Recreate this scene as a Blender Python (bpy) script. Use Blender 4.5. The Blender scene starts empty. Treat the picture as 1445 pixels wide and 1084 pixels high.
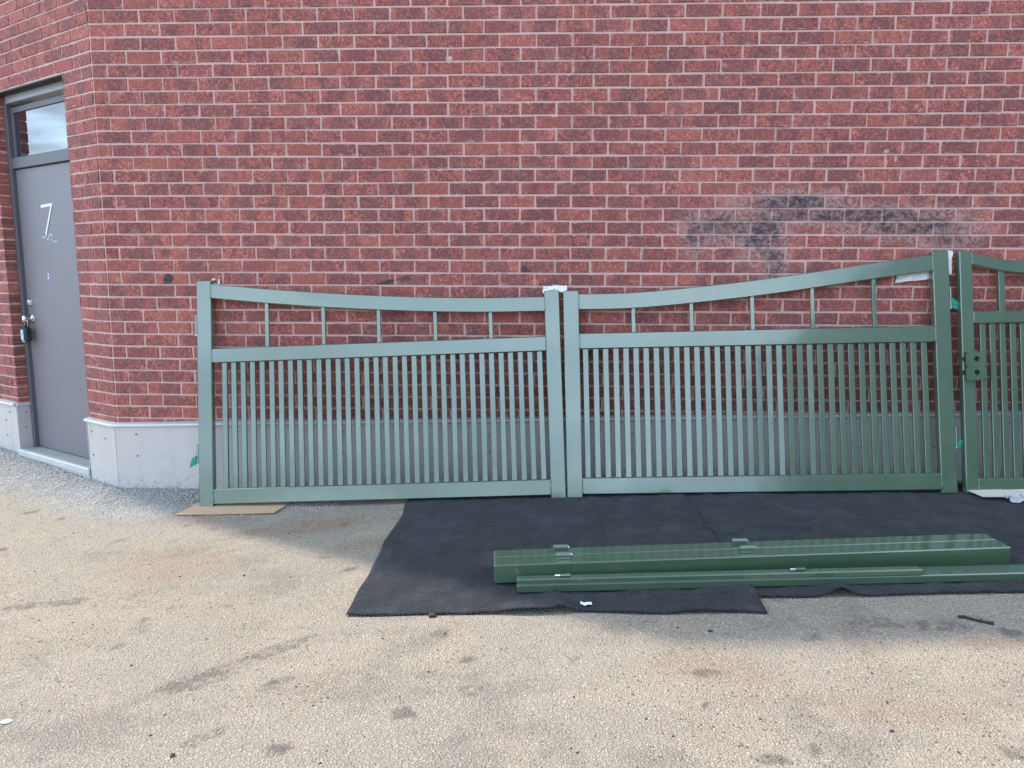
import bpy, bmesh, math, random
from mathutils import Vector, Matrix, noise
R = math.radians
random.seed(7)
sc = bpy.context.scene

# ------------------------------------------------------------------ camera
cam_d = bpy.data.cameras.new('camera')
cam = bpy.data.objects.new('camera', cam_d)
sc.collection.objects.link(cam)
YAW, PITCH, ROLL = 0.03962, -0.14370, 0.00264
rx = Vector((math.cos(YAW), math.sin(YAW), 0)); fw = Vector((-math.sin(YAW), math.cos(YAW), 0)); up = Vector((0, 0, 1))
fw, up = fw * math.cos(PITCH) + up * math.sin(PITCH), up * math.cos(PITCH) - fw * math.sin(PITCH)
rx, up = rx * math.cos(ROLL) + up * math.sin(ROLL), up * math.cos(ROLL) - rx * math.sin(ROLL)
CAM = Vector((2.913, -5.036, 1.564))
cam.matrix_world = Matrix(((rx.x, up.x, -fw.x, CAM.x), (rx.y, up.y, -fw.y, CAM.y), (rx.z, up.z, -fw.z, CAM.z), (0, 0, 0, 1)))
cam_d.sensor_width = 36.0
cam_d.lens = 1077.0 / 1445.0 * 36.0
cam_d.clip_start = 0.05
cam_d.clip_end = 3000
sc.camera = cam

# ------------------------------------------------------------------ light
SUN_DIR = Vector((3.5, -2.25, -9.0)).normalized()          # the way the light travels
SUN_EL = math.asin(-SUN_DIR.z)
SUN_AZ = math.atan2(-SUN_DIR.x, -SUN_DIR.y)                # clockwise from +Y
world = bpy.data.worlds.new('World'); sc.world = world; world.use_nodes = True
SKY_STRENGTH = 0.15
sun_d = bpy.data.lights.new('sun', 'SUN'); sun = bpy.data.objects.new('sun', sun_d); sc.collection.objects.link(sun)
sun_d.energy = 3.0; sun_d.angle = R(1.0); sun_d.color = (1.0, 0.92, 0.80)
sun.rotation_euler = SUN_DIR.to_track_quat('-Z', 'Y').to_euler()
sc.view_settings.view_transform = 'Standard'; sc.view_settings.look = 'None'
sc.view_settings.gamma = 1.0; sc.view_settings.use_curve_mapping = False
sc.view_settings.exposure = 0.58
sc.cycles.max_bounces = 6; sc.cycles.diffuse_bounces = 3; sc.cycles.glossy_bounces = 3; sc.cycles.transmission_bounces = 4

# ------------------------------------------------------------------ node helpers
class NT:
    def __init__(s, tree): s.t = tree; s.n = tree.nodes; s.l = tree.links
    def new(s, typ, **kw):
        n = s.n.new(typ)
        for k, v in kw.items(): setattr(n, k, v)
        return n
    def put(s, sock, v):
        if isinstance(v, bpy.types.NodeSocket): s.l.new(v, sock)
        elif v is not None: sock.default_value = v
    def m(s, op, a, b=None, c=None, clamp=False):
        n = s.new('ShaderNodeMath', operation=op, use_clamp=clamp)
        s.put(n.inputs[0], a)
        if b is not None: s.put(n.inputs[1], b)
        if c is not None: s.put(n.inputs[2], c)
        return n.outputs[0]
    def v(s, op, a, b=None):
        n = s.new('ShaderNodeVectorMath', operation=op); s.put(n.inputs[0], a)
        if b is not None: s.put(n.inputs[1], b)
        return n.outputs['Value'] if op in ('LENGTH', 'DOT_PRODUCT', 'DISTANCE') else n.outputs['Vector']
    def xyz(s, a, b, c):
        n = s.new('ShaderNodeCombineXYZ'); s.put(n.inputs[0], a); s.put(n.inputs[1], b); s.put(n.inputs[2], c); return n.outputs[0]
    def sep(s, a):
        n = s.new('ShaderNodeSeparateXYZ'); s.put(n.inputs[0], a); return n.outputs
    def noise(s, vec, scale, detail=2, rough=.5, dist=0.0):
        n = s.new('ShaderNodeTexNoise'); s.put(n.inputs['Vector'], vec); s.put(n.inputs['Scale'], scale)
        s.put(n.inputs['Detail'], detail); s.put(n.inputs['Roughness'], rough); s.put(n.inputs['Distortion'], dist)
        return n.outputs[0]
    def vor(s, vec, scale, out='Distance', feature='F1'):
        n = s.new('ShaderNodeTexVoronoi', feature=feature); s.put(n.inputs['Vector'], vec); s.put(n.inputs['Scale'], scale)
        return n.outputs[out]
    def white(s, vec):
        n = s.new('ShaderNodeTexWhiteNoise', noise_dimensions='3D'); s.put(n.inputs['Vector'], vec); return n.outputs['Color']
    def mr(s, x, a, b, c=0.0, d=1.0, smooth=True):
        n = s.new('ShaderNodeMapRange', interpolation_type='SMOOTHSTEP' if smooth else 'LINEAR')
        for i, q in enumerate((x, a, b, c, d)): s.put(n.inputs[i], q)
        return n.outputs[0]
    def mix(s, f, a, b, blend='MIX'):
        n = s.new('ShaderNodeMix', data_type='RGBA', blend_type=blend)
        col = lambda q: (*q, 1) if isinstance(q, tuple) and len(q) == 3 else q
        s.put(n.inputs[0], f); s.put(n.inputs[6], col(a)); s.put(n.inputs[7], col(b)); return n.outputs[2]
    def pos(s): return s.new('ShaderNodeNewGeometry').outputs['Position']
    def obj(s): return s.new('ShaderNodeTexCoord').outputs['Object']
    def bump(s, h, dist, strength=1.0, normal=None):
        n = s.new('ShaderNodeBump'); s.put(n.inputs['Height'], h); s.put(n.inputs['Distance'], dist); s.put(n.inputs['Strength'], strength)
        if normal is not None: s.put(n.inputs['Normal'], normal)
        return n.outputs[0]

def material(name):
    m = bpy.data.materials.new(name); m.use_nodes = True
    t = NT(m.node_tree); b = t.n['Principled BSDF']
    return m, t, b
def setp(t, b, **kw):
    names = {'color': 'Base Color', 'rough': 'Roughness', 'metal': 'Metallic', 'normal': 'Normal', 'coat': 'Coat Weight',
             'coat_rough': 'Coat Roughness', 'coat_ior': 'Coat IOR', 'spec': 'Specular IOR Level', 'ior': 'IOR', 'sheen': 'Sheen Weight',
             'alpha': 'Alpha', 'trans': 'Transmission Weight', 'coat_normal': 'Coat Normal'}
    for k, v in kw.items():
        if isinstance(v, tuple) and len(v) == 3: v = (*v, 1)
        t.put(b.inputs[names[k]], v)

# ------------------------------------------------------------------ sky with broken cloud
wt = NT(world.node_tree); wt.n.clear()
sky = wt.new('ShaderNodeTexSky', sky_type='NISHITA', sun_disc=False)
sky.sun_elevation = SUN_EL; sky.sun_rotation = SUN_AZ; sky.altitude = 150; sky.air_density = 1.0; sky.dust_density = 2.5; sky.ozone_density = 1.0
gen = wt.new('ShaderNodeTexCoord').outputs['Generated']
sx, sy, sz = wt.sep(gen)
den = wt.m('ADD', wt.m('MAXIMUM', sz, 0.0), 0.12)
cl_p = wt.xyz(wt.m('DIVIDE', sx, den), wt.m('DIVIDE', sy, den), 1.87)
cn = wt.noise(cl_p, 0.75, 5, .58, .3)
cmask = wt.mr(cn, .36, .58)
cl_col = wt.mix(wt.mr(wt.noise(cl_p, 1.7, 4, .6), .35, .8), (8.6, 12.2, 16.4), (15.2, 17.9, 20.2))
colr = wt.mix(wt.m('MULTIPLY', cmask, .9), sky.outputs[0], cl_col)
bg = wt.new('ShaderNodeBackground'); wt.put(bg.inputs[0], colr); bg.inputs[1].default_value = SKY_STRENGTH
wo = wt.new('ShaderNodeOutputWorld'); wt.l.new(bg.outputs[0], wo.inputs[0])

# ------------------------------------------------------------------ mesh helpers
COL = sc.collection
class MB:
    def __init__(s): s.v = []; s.f = []
    def add(s, vs, fs):
        o = len(s.v); s.v += [tuple(q) for q in vs]; s.f += [tuple(i + o for i in q) for q in fs]
    def cbox(s, lo, hi, c=.003, mat=None):
        """box with chamfered edges and corners"""
        c = min(c, *(abs(hi[i] - lo[i]) * .45 for i in range(3)))
        V = []; idx = {}
        for ax in range(3):
            for sxx in (0, 1):
                for syy in (0, 1):
                    for szz in (0, 1):
                        sg = (sxx, syy, szz); p = []
                        for i in range(3):
                            e = hi[i] if sg[i] else lo[i]
                            p.append(e if i == ax else (e - c if sg[i] else e + c))
                        idx[(ax, sg)] = len(V); V.append(Vector(p))
        F = []
        for ax in range(3):
            o1, o2 = [i for i in range(3) if i != ax]
            for sd in (0, 1):
                ring = []
                for a, b in ((0, 0), (1, 0), (1, 1), (0, 1)):
                    sg = [0, 0, 0]; sg[ax] = sd; sg[o1] = a; sg[o2] = b; ring.append(idx[(ax, tuple(sg))])
                F.append(ring)
        for ax in range(3):
            o1, o2 = [i for i in range(3) if i != ax]
            for a in (0, 1):
                for b in (0, 1):
                    g0 = [0, 0, 0]; g0[o1] = a; g0[o2] = b; g1 = list(g0); g1[ax] = 1
                    F.append([idx[(o1, tuple(g0))], idx[(o1, tuple(g1))], idx[(o2, tuple(g1))], idx[(o2, tuple(g0))]])
        for a in (0, 1):
            for b in (0, 1):
                for d in (0, 1): F.append([idx[(ax, (a, b, d))] for ax in range(3)])
        cen = (Vector(lo) + Vector(hi)) / 2
        F2 = []
        for f in F:
            n = (V[f[1]] - V[f[0]]).cross(V[f[2]] - V[f[0]]); m = sum((V[i] for i in f), Vector()) / len(f) - cen
            F2.append(f if n.dot(m) > 0 else f[::-1])
        if mat is not None: V = [mat @ q for q in V]
        s.add(V, F2)
    def tube(s, pts, r, n=10, cap=True):
        pts = [Vector(q) for q in pts]; rings = []
        rr = r if isinstance(r, (list, tuple)) else [r] * len(pts)
        for i, q in enumerate(pts):
            d = (pts[min(i + 1, len(pts) - 1)] - pts[max(i - 1, 0)]).normalized()
            a = d.cross(Vector((0, 0, 1)) if abs(d.z) < .9 else Vector((1, 0, 0))).normalized(); b = d.cross(a)
            rings.append([q + (a * math.cos(6.28318 * k / n) + b * math.sin(6.28318 * k / n)) * rr[i] for k in range(n)])
        V = [q for g in rings for q in g]; F = []
        for i in range(len(rings) - 1):
            for k in range(n): F.append((i * n + k, i * n + (k + 1) % n, (i + 1) * n + (k + 1) % n, (i + 1) * n + k))
        if cap: F.append(tuple(range(n))[::-1]); F.append(tuple((len(rings) - 1) * n + k for k in range(n)))
        s.add(V, [f[::-1] for f in F])
    def blob(s, c, r, seed=0, sub=1, amp=.25):
        bm = bmesh.new(); bmesh.ops.create_icosphere(bm, subdivisions=sub, radius=1)
        c = Vector(c); r = Vector(r)
        vs = []
        for q in bm.verts:
            k = 1 + amp * noise.noise(q.co * 1.3 + Vector((seed * 3.1, seed * 1.7, 0)))
            vs.append(c + Vector((q.co.x * r.x, q.co.y * r.y, q.co.z * r.z)) * k)
        s.add(vs, [[w.index for w in f.verts] for f in bm.faces]); bm.free()
    def mesh(s, name):
        me = bpy.data.meshes.new(name); me.from_pydata(s.v, [], s.f); me.update(); return me
def link(name, me, mat=None, parent=None):
    o = bpy.data.objects.new(name, me); COL.objects.link(o)
    if mat is not None and me is not None and not me.materials: me.materials.append(mat)
    if parent is not None: o.parent = parent
    return o
def build(mb, name, mat, parent=None, smooth=False):
    me = mb.mesh(name)
    if smooth:
        for q in me.polygons: q.use_smooth = True
    return link(name, me, mat, parent)
def tag(o, label=None, cat=None, group=None, kind=None):
    if label: o['label'] = label
    if cat: o['category'] = cat
    if group: o['group'] = group
    if kind: o['kind'] = kind
    return o
def empty(name, mat=None, label=None, cat=None, group=None):
    o = bpy.data.objects.new(name, None); COL.objects.link(o); o.empty_display_size = .1
    if mat is not None: o.matrix_world = mat
    return tag(o, label, cat, group)
def frame(o, x, y, z):
    x, y, z = Vector(x), Vector(y), Vector(z)
    return Matrix(((x.x, y.x, z.x, o[0]), (x.y, y.y, z.y, o[1]), (x.z, y.z, z.z, o[2]), (0, 0, 0, 1)))
def sst(a, b, x):
    t = max(0, min(1, (x - a) / (b - a))); return t * t * (3 - 2 * t)

# ------------------------------------------------------------------ measurements of the place
PIT, CRS = 0.23, 0.08253          # brick pitch and course height
ZA = 1.815                        # height of one bed joint, all courses count from it
MOR = 0.0125                      # joint width
TH = R(32.0)                      # the door wall turns back by this much at the corner
E2 = Vector((-math.cos(TH), math.sin(TH), 0)); N2 = Vector((-math.sin(TH), -math.cos(TH), 0))
WH = 9.0                          # wall height
HOFF = (.43 * PIT, .62 * PIT)     # short brick at the corner, main wall and door wall
DO0, DO1, DOZ = .375, 1.455, 2.884   # door opening along the door wall, head height
GX = [(-80, -.15), (-12, -.15), (-1, -.03), (.7, .036), (3.07, .138), (5.5, .207), (8, .25), (12, .3), (80, .3)]
def gbase(x):
    for (a, za), (b, zb) in zip(GX, GX[1:]):
        if x <= b: return za + (zb - za) * max(0, min(1, (x - a) / (b - a)))
    return GX[-1][1]
def gz(x, y):
    z = (gbase(x - .35) + gbase(x) + gbase(x + .35)) / 3
    d1 = -y; d2 = Vector((x, y, 0)).dot(N2)
    d = max(d1, d2) if x < .3 else d1          # distance in front of the wall
    rr = max(.012, .08 - (.062 * x if x < 0 else .045 * x)); rr = min(rr, .2)
    z += rr * math.exp(-(max(d, 0) / .27) ** 2)
    z += .006 * noise.noise(Vector((x * .9, y * .9, 0))) + .0025 * noise.noise(Vector((x * 4, y * 4, 5)))
    return z

# ------------------------------------------------------------------ materials
def ellipses(t, P, lst, plane='xz', soft=(1.3, .7)):
    """soft union of ellipses with worn, noisy edges; lst = (cx, cz, rx, rz, strength[, slant])"""
    out = None
    ws = t.noise(P, 16, 5, .7)
    for e in lst:
        a, b, ra, rb, st = e[:5]; sl = e[5] if len(e) > 5 else 0
        c = (a, 0, b) if plane == 'xz' else (a, b, 0)
        d = t.v('SUBTRACT', P, c)
        if sl:
            n = t.new('ShaderNodeVectorRotate', rotation_type='Z_AXIS' if plane == 'xy' else 'Y_AXIS'); t.put(n.inputs['Vector'], d); n.inputs['Angle'].default_value = sl; d = n.outputs[0]
        sc_ = (1 / ra, 0, 1 / rb) if plane == 'xz' else (1 / ra, 1 / rb, 0)
        L = t.v('LENGTH', t.v('MULTIPLY', d, sc_))
        L = t.m('ADD', L, t.m('MULTIPLY', t.m('SUBTRACT', ws, .5), 1.5))
        k = t.mr(L, soft[0], soft[1], 0, st)
        out = k if out is None else t.m('MAXIMUM', out, k)
    return out
SMEAR = [(4.47, 2.012, .27, .062, 1), (4.86, 1.935, .55, .050, 1), (5.26, 1.872, .33, .066, 1), (5.46, 1.79, .14, .055, .9), (4.10, 1.86, .22, .072, .95), (4.32, 1.83, .13, .15, 1), (4.40, 1.64, .065, .12, .95), (3.89, 1.82, .06, .10, .85)]
SPOTS = [(.419, 1.526, .034, .034, 1), (.405, 1.50, .018, .024, .9), (1.87, 1.50, .08, .014, 1, .25), (2.795, 1.583, .024, .03, 1), (2.0, 1.525, .05, .02, .6)]
def scorch(t, P, spots=True):
    """(black, chalky) masks of the burn mark: broken up inside one connected smear"""
    z = ellipses(t, P, SMEAR, soft=(1.45, .55))
    n = t.noise(t.v('MULTIPLY', P, (1, 1, 1.7)), 17, 5, .68, .8)
    blk = t.mr(t.m('ADD', n, t.m('MULTIPLY', z, .22)), .60, .80)
    blk = t.m('MULTIPLY', t.m('MULTIPLY', blk, z), .9)
    blk = t.m('MAXIMUM', blk, t.m('MULTIPLY', z, .42))
    if spots: blk = t.m('MAXIMUM', blk, t.m('MULTIPLY', ellipses(t, P, SPOTS), .9))
    zz = ellipses(t, P, SMEAR, soft=(2.1, .9))
    chalk = t.m('MULTIPLY', t.m('MULTIPLY', zz, t.mr(t.noise(P, 38, 5, .72, .6), .44, .58)), .9)
    return blk, chalk
PALE = [(2.31, 2.905, .02, .014, 1), (.62, 3.16, .03, .02, .6), (1.05, 3.02, .018, .05, .6), (5.06, 2.33, .016, .012, .8), (5.62, 2.41, .03, .03, .5), (5.12, 2.285, .008, .02, .8), (3.62, 3.0, .03, .04, .4)]

def brick_mat(name, direction, hoff, soot):
    m, t, b = material(name)
    P = t.pos(); z = t.sep(P)[2]
    s = t.v('DOT_PRODUCT', P, tuple(direction))
    kf = t.m('DIVIDE', t.m('SUBTRACT', z, ZA), CRS); k = t.m('FLOOR', kf)
    par = t.m('FLOORED_MODULO', k, 2.0)
    u = t.m('DIVIDE', t.m('SUBTRACT', s, t.m('MULTIPLY', t.m('SUBTRACT', 1.0, par), hoff)), PIT)
    i = t.m('FLOOR', u); fu = t.m('FRACT', u)
    r1, r2, r3 = t.sep(t.white(t.xyz(i, k, 1.5)))
    r4, r5, r6 = t.sep(t.white(t.xyz(i, k, 7.5)))
    Q = t.xyz(t.m('ADD', s, t.m('MULTIPLY', r1, 9.0)), t.m('MULTIPLY', r2, 5.0), z)      # each brick its own piece of pattern
    wob = t.noise(t.v('MULTIPLY', Q, (1, 1, .6)), 34, 4, .68)
    fu2 = t.m('ADD', fu, t.m('MULTIPLY', t.m('SUBTRACT', wob, .5), .62))
    cen = t.m('ADD', .3, t.m('MULTIPLY', r1, .4)); hw = t.m('ADD', .10, t.m('MULTIPLY', r2, .34))
    band = t.mr(t.m('SUBTRACT', t.m('ABSOLUTE', t.m('SUBTRACT', fu2, cen)), hw), .03, -.05)
    band = t.m('MULTIPLY', band, t.mr(r3, .18, .42, .1, 1))
    bl = t.noise(t.v('MULTIPLY', Q, (1.15, 1, .9)), 36, 4, .66, 1.6)
    blot = t.m('MULTIPLY', t.mr(bl, .50, .53), t.mr(r4, .05, .6, .45, 1))
    light = t.mr(t.noise(t.v('MULTIPLY', Q, (1, 1, .9)), 42, 4, .68, 2.0), .52, .56)
    base = t.mix(r5, (.44, .124, .099), (.365, .095, .079))
    base = t.mix(t.m('MULTIPLY', light, t.mr(r6, .1, .8, .3, .95)), base, (.60, .225, .175))
    dark = t.mix(r6, (.158, .062, .064), (.215, .074, .073))
    c = t.mix(t.m('MULTIPLY', t.m('MAXIMUM', t.m('MULTIPLY', band, t.mr(light, 0, 1, .95, .45)), blot), .92), base, dark)
    c = t.mix(t.m('MULTIPLY', t.m('MULTIPLY', band, light), .6), c, (.40, .155, .13))
    stre = t.noise(t.v('MULTIPLY', P, (1, 1, .09)), 420, 2, .6)
    c = t.mix(1.0, c, t.mix(stre, (.62, .62, .62), (1.36, 1.36, 1.36)), 'MULTIPLY')
    tone = t.m('ADD', .86, t.m('MULTIPLY', t.noise(P, .8, 2), .28))
    c = t.mix(1.0, c, t.xyz(tone, tone, tone), 'MULTIPLY')
    # pale mortar haze smeared on some faces
    sm = t.m('MULTIPLY', t.mr(t.noise(P, 7, 4, .7), .55, .8), .22)
    c = t.mix(sm, c, (.56, .40, .39))
    spk = t.mr(t.noise(P, 150, 2, .5), .70, .75)
    c = t.mix(t.m('MULTIPLY', spk, .5), c, (.5, .36, .32))
    # mortar dragged over the arrises
    fz = t.m('FRACT', kf)
    ed = t.m('MINIMUM', t.m('MULTIPLY', t.m('MINIMUM', fu, t.m('SUBTRACT', 1.0, fu)), PIT), t.m('MULTIPLY', t.m('MINIMUM', fz, t.m('SUBTRACT', 1.0, fz)), CRS))
    drag = t.m('MULTIPLY', t.mr(ed, .017, .007), t.mr(t.noise(P, 24, 4, .7), .54, .62))
    c = t.mix(t.m('MULTIPLY', drag, .8), c, (.56, .38, .355))
    if soot:
        pl = ellipses(t, P, PALE); so = scorch(t, P)
        c = t.mix(so[1], c, (.48, .34, .32))
        c = t.mix(so[0], c, (.030, .034, .046))
        c = t.mix(t.m('MULTIPLY', t.m('MULTIPLY', so[0], t.mr(t.noise(t.v('MULTIPLY', P, (1.6, 1, .7)), 60, 4, .7), .56, .64)), .7), c, (.40, .33, .33))
        c = t.mix(pl, c, (.55, .42, .40))
    h = t.m('ADD', t.m('MULTIPLY', t.noise(P, 130, 4, .65), .6), t.m('MULTIPLY', stre, .5))
    setp(t, b, color=c, rough=t.mr(bl, .3, .7, .7, .9), spec=.35, normal=t.bump(h, .004, .6))
    return m
M_BRICK = brick_mat('wire_cut_brick', (1, 0, 0), HOFF[0], False)
M_BRICKS = brick_mat('wire_cut_brick_scorched', (1, 0, 0), HOFF[0], True)
def scorched(x, z): return (3.6 < x < 5.85 and 1.45 < z < 2.15) or any(abs(x - a) < .2 and abs(z - b) < .08 for a, b in ((.41, 1.52), (1.9, 1.5), (2.8, 1.58), (2.31, 2.9), (5.08, 2.31)))
M_BRICK2 = brick_mat('wire_cut_brick_door_wall', E2, HOFF[1], False)

def mortar_mat():
    m, t, b = material('mortar'); P = t.pos()
    n1 = t.noise(P, 5, 4, .65); n2 = t.noise(P, 90, 3, .6)
    c = t.mix(n1, (.66, .415, .385), (.82, .56, .51))
    c = t.mix(t.mr(t.noise(P, 2.2, 4, .7), .58, .72), c, (.40, .31, .30))
    c = t.mix(t.m('MULTIPLY', n2, .35), c, (.36, .245, .23))
    so = scorch(t, P, False); c = t.mix(t.m('MULTIPLY', so[0], .62), c, (.07, .068, .075))
    h = t.m('ADD', t.noise(P, 60, 4, .7), t.m('MULTIPLY', n2, .5))
    setp(t, b, color=c, rough=.92, spec=.25, normal=t.bump(h, .004, .8)); return m
M_MORTAR = mortar_mat()

def paint_mat():
    m, t, b = material('green_gloss_paint'); P = t.pos(); O = t.obj()
    n = t.noise(P, 3, 3, .6)
    c = t.mix(n, (.046, .096, .050), (.058, .115, .062))
    dust = t.m('MULTIPLY', t.mr(t.noise(P, 9, 5, .7), .5, .8), .14)
    c = t.mix(dust, c, (.22, .25, .22))
    peel = t.noise(P, 240, 2, .5)
    wav = t.noise(t.v('MULTIPLY', P, (1, 1, 1)), 2.6, 2, .5)
    nb = t.bump(t.m('ADD', t.m('MULTIPLY', peel, .045), t.m('MULTIPLY', wav, 1.2)), .006, .35)
    setp(t, b, color=c, rough=t.mr(n, .2, .8, .30, .40), spec=1.0, coat=1.0, coat_rough=t.mr(t.noise(P, 6, 3), .3, .7, .035, .08), coat_ior=1.72, normal=nb, coat_normal=nb)
    return m
M_PAINT = paint_mat()

def panel_mat():
    m, t, b = material('galvanised_sheet'); P = t.pos()
    n = t.noise(t.v('MULTIPLY', P, (1, 1, .25)), 7, 4, .6); w = t.noise(P, 1.3, 2)
    c = t.mix(n, (.52, .49, .48), (.64, .61, .59))
    c = t.mix(t.m('MULTIPLY', t.mr(t.noise(P, 9, 5, .7), .55, .75), .5), c, (.44, .43, .42))
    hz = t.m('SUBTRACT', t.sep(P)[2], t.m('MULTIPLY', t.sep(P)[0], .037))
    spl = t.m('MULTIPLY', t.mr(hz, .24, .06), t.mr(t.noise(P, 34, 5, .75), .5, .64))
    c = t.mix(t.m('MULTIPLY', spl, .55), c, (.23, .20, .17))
    run = t.mr(t.noise(t.v('MULTIPLY', P, (1, 1, .06)), 22, 3, .7), .6, .75)
    c = t.mix(t.m('MULTIPLY', run, .3), c, (.36, .34, .32))
    setp(t, b, color=c, metal=.15, rough=t.mr(n, .2, .8, .34, .5), spec=.5, normal=t.bump(w, .03, .5)); return m
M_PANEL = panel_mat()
def simple(name, col, rough=.6, metal=0.0, spec=.5, nscale=30, namp=.15, bump=0.0):
    m, t, b = material(name); P = t.pos(); n = t.noise(P, nscale, 4, .6)
    lo = tuple(q * (1 - namp) for q in col); hi = tuple(min(1, q * (1 + namp)) for q in col)
    setp(t, b, color=t.mix(n, lo, hi), rough=rough, metal=metal, spec=spec)
    if bump: setp(t, b, normal=t.bump(n, bump, .7))
    return m
M_LIP = simple('pale_cap_flashing', (.62, .63, .65), .35, .25, .5, 12, .12)
M_RIVET = simple('rivet_steel', (.22, .23, .27), .4, .7)
M_DOOR = simple('grey_door_enamel', (.195, .182, .202), .42, 0, .5, 3, .07, .004)
M_FRAME = simple('grey_frame_enamel', (.115, .115, .13), .45, 0, .5, 6, .10)
M_HEADER = simple('pale_frame_head', (.36, .38, .41), .4, .2, .5, 6, .10)
M_SILL = simple('weathered_sill', (.38, .37, .34), .7, 0, .4, 14, .25, .003)
M_CHROME = simple('brushed_nickel', (.62, .60, .56), .25, 1.0)
M_BLACK = simple('black_rubber', (.018, .019, .022), .5)
M_TAPE = simple('white_tape', (.82, .84, .82), .6, 0, .4, 60, .05)
M_RESIDUE = simple('blue_chalk_residue', (.55, .68, .76), .8, 0, .3, 90, .15)
M_BLUEST = simple('blue_sticker', (.22, .25, .62), .5)
M_CYAN = simple('pale_blue_tag', (.35, .66, .80), .45)
M_CARD = simple('brown_cardboard', (.50, .34, .22), .85, 0, .3, 18, .10, .002)
M_CARD2 = simple('pale_cardboard', (.62, .56, .47), .85, 0, .3, 18, .08, .002)
M_WHITE = simple('white_packing_foam', (.80, .81, .83), .6, 0, .4, 25, .05, .003)
M_GTAPE = simple('green_masking_tape', (.04, .30, .21), .55, 0, .5, 40, .2, .002)
M_STONE = simple('grey_stones', (.37, .36, .345), .85, 0, .3, 70, .6)
M_DSTONE = simple('dark_stones', (.05, .048, .046), .8, 0, .3, 37, .3)
M_TWIG = simple('dry_black_twig', (.035, .033, .034), .8, 0, .3, 60, .3, .003)
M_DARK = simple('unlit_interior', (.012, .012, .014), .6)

def glass_mat():
    m, t, b = material('transom_glass')
    setp(t, b, color=(.012, .014, .018), rough=.015, spec=1.0, ior=1.8, coat=1.0, coat_rough=.01, coat_ior=1.8); return m
M_GLASS = glass_mat()
def plastic_mat():
    m, t, b = material('clear_film'); n = t.noise(t.pos(), 40, 3)
    setp(t, b, color=(.75, .77, .80), rough=.2, trans=.5, normal=t.bump(n, .01, .8)); return m
M_FILM = plastic_mat()

def blanket_mat():
    m, t, b = material('quilted_navy_blanket'); P = t.obj(); x, y, z = t.sep(P)
    wv = t.v('ADD', P, t.v('MULTIPLY', t.v('SUBTRACT', t.xyz(t.noise(P, 5, 2), t.noise(t.v('ADD', P, (3, 1, 0)), 5, 2), 0), (.5, .5, 0)), (.05, .05, 0)))
    xx, yy, _ = t.sep(wv)
    zig = t.m('PINGPONG', t.m('MULTIPLY', xx, 1.0), .05)
    ph = t.m('ADD', yy, t.m('MULTIPLY', zig, .75))
    st = t.m('SINE', t.m('MULTIPLY', ph, 6.2832 / .0165))
    seam = t.mr(t.m('PINGPONG', xx, .05), .003, .0, 0, 1)
    fine = t.noise(P, 420, 2, .6)
    crease = t.noise(P, 3.5, 5, .62, .5)
    c = t.mix(t.noise(P, 2.2, 4, .65), (.010, .0115, .016), (.018, .020, .026))
    c = t.mix(t.m('MULTIPLY', t.mr(st, .35, .95), .5), c, (.070, .072, .080))
    c = t.mix(t.m('MULTIPLY', t.mr(t.noise(P, 200, 4, .75), .60, .70), .5), c, (.19, .20, .21))
    c = t.mix(t.m('MULTIPLY', t.mr(t.noise(P, 5, 6, .75), .46, .68), .42), c, (.070, .073, .080))
    h = t.m('ADD', t.m('MULTIPLY', st, .0026), t.m('ADD', t.m('MULTIPLY', seam, -.004), t.m('ADD', t.m('MULTIPLY', fine, .001), t.m('MULTIPLY', crease, .085))))
    setp(t, b, color=c, rough=.9, spec=.2, sheen=.08, normal=t.bump(h, 1.0, .8)); return m
M_BLANKET = blanket_mat()

# stains on the tarmac: (x, y, rx, ry, strength, slant)
STAIN = [(1.66, -2.45, .17, .065, .9, -.7), (1.86, -2.24, .16, .045, .8, -.7), (1.96, -2.49, .065, .035, .9, -.7), (.70, -1.735, .10, .045, .9, -.2), (.52, -1.775, .09, .04, .85, -.2),
         (2.68, -2.56, .05, .04, .8), (3.518, -2.455, .055, .03, .8), (3.6, -2.95, .05, .03, .9), (4.51, -2.10, .11, .05, .9, .15), (4.29, -2.07, .14, .05, .7, .1), (1.84, -2.81, .07, .03, .7, -.7), (2.3, -2.5, .3, .14, .35)]
RUST = [(4.04, -2.68, .28, .09, .5, .2), (3.55, -2.42, .22, .12, .5, .3), (1.02, -1.30, .38, .22, .5), (4.62, -2.25, .14, .05, .6), (.6, -.55, .45, .1, .8), (1.5, -.72, .38, .13, .9, -.3), (1.95, -1.05, .2, .1, .7, -.4)]
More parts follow.
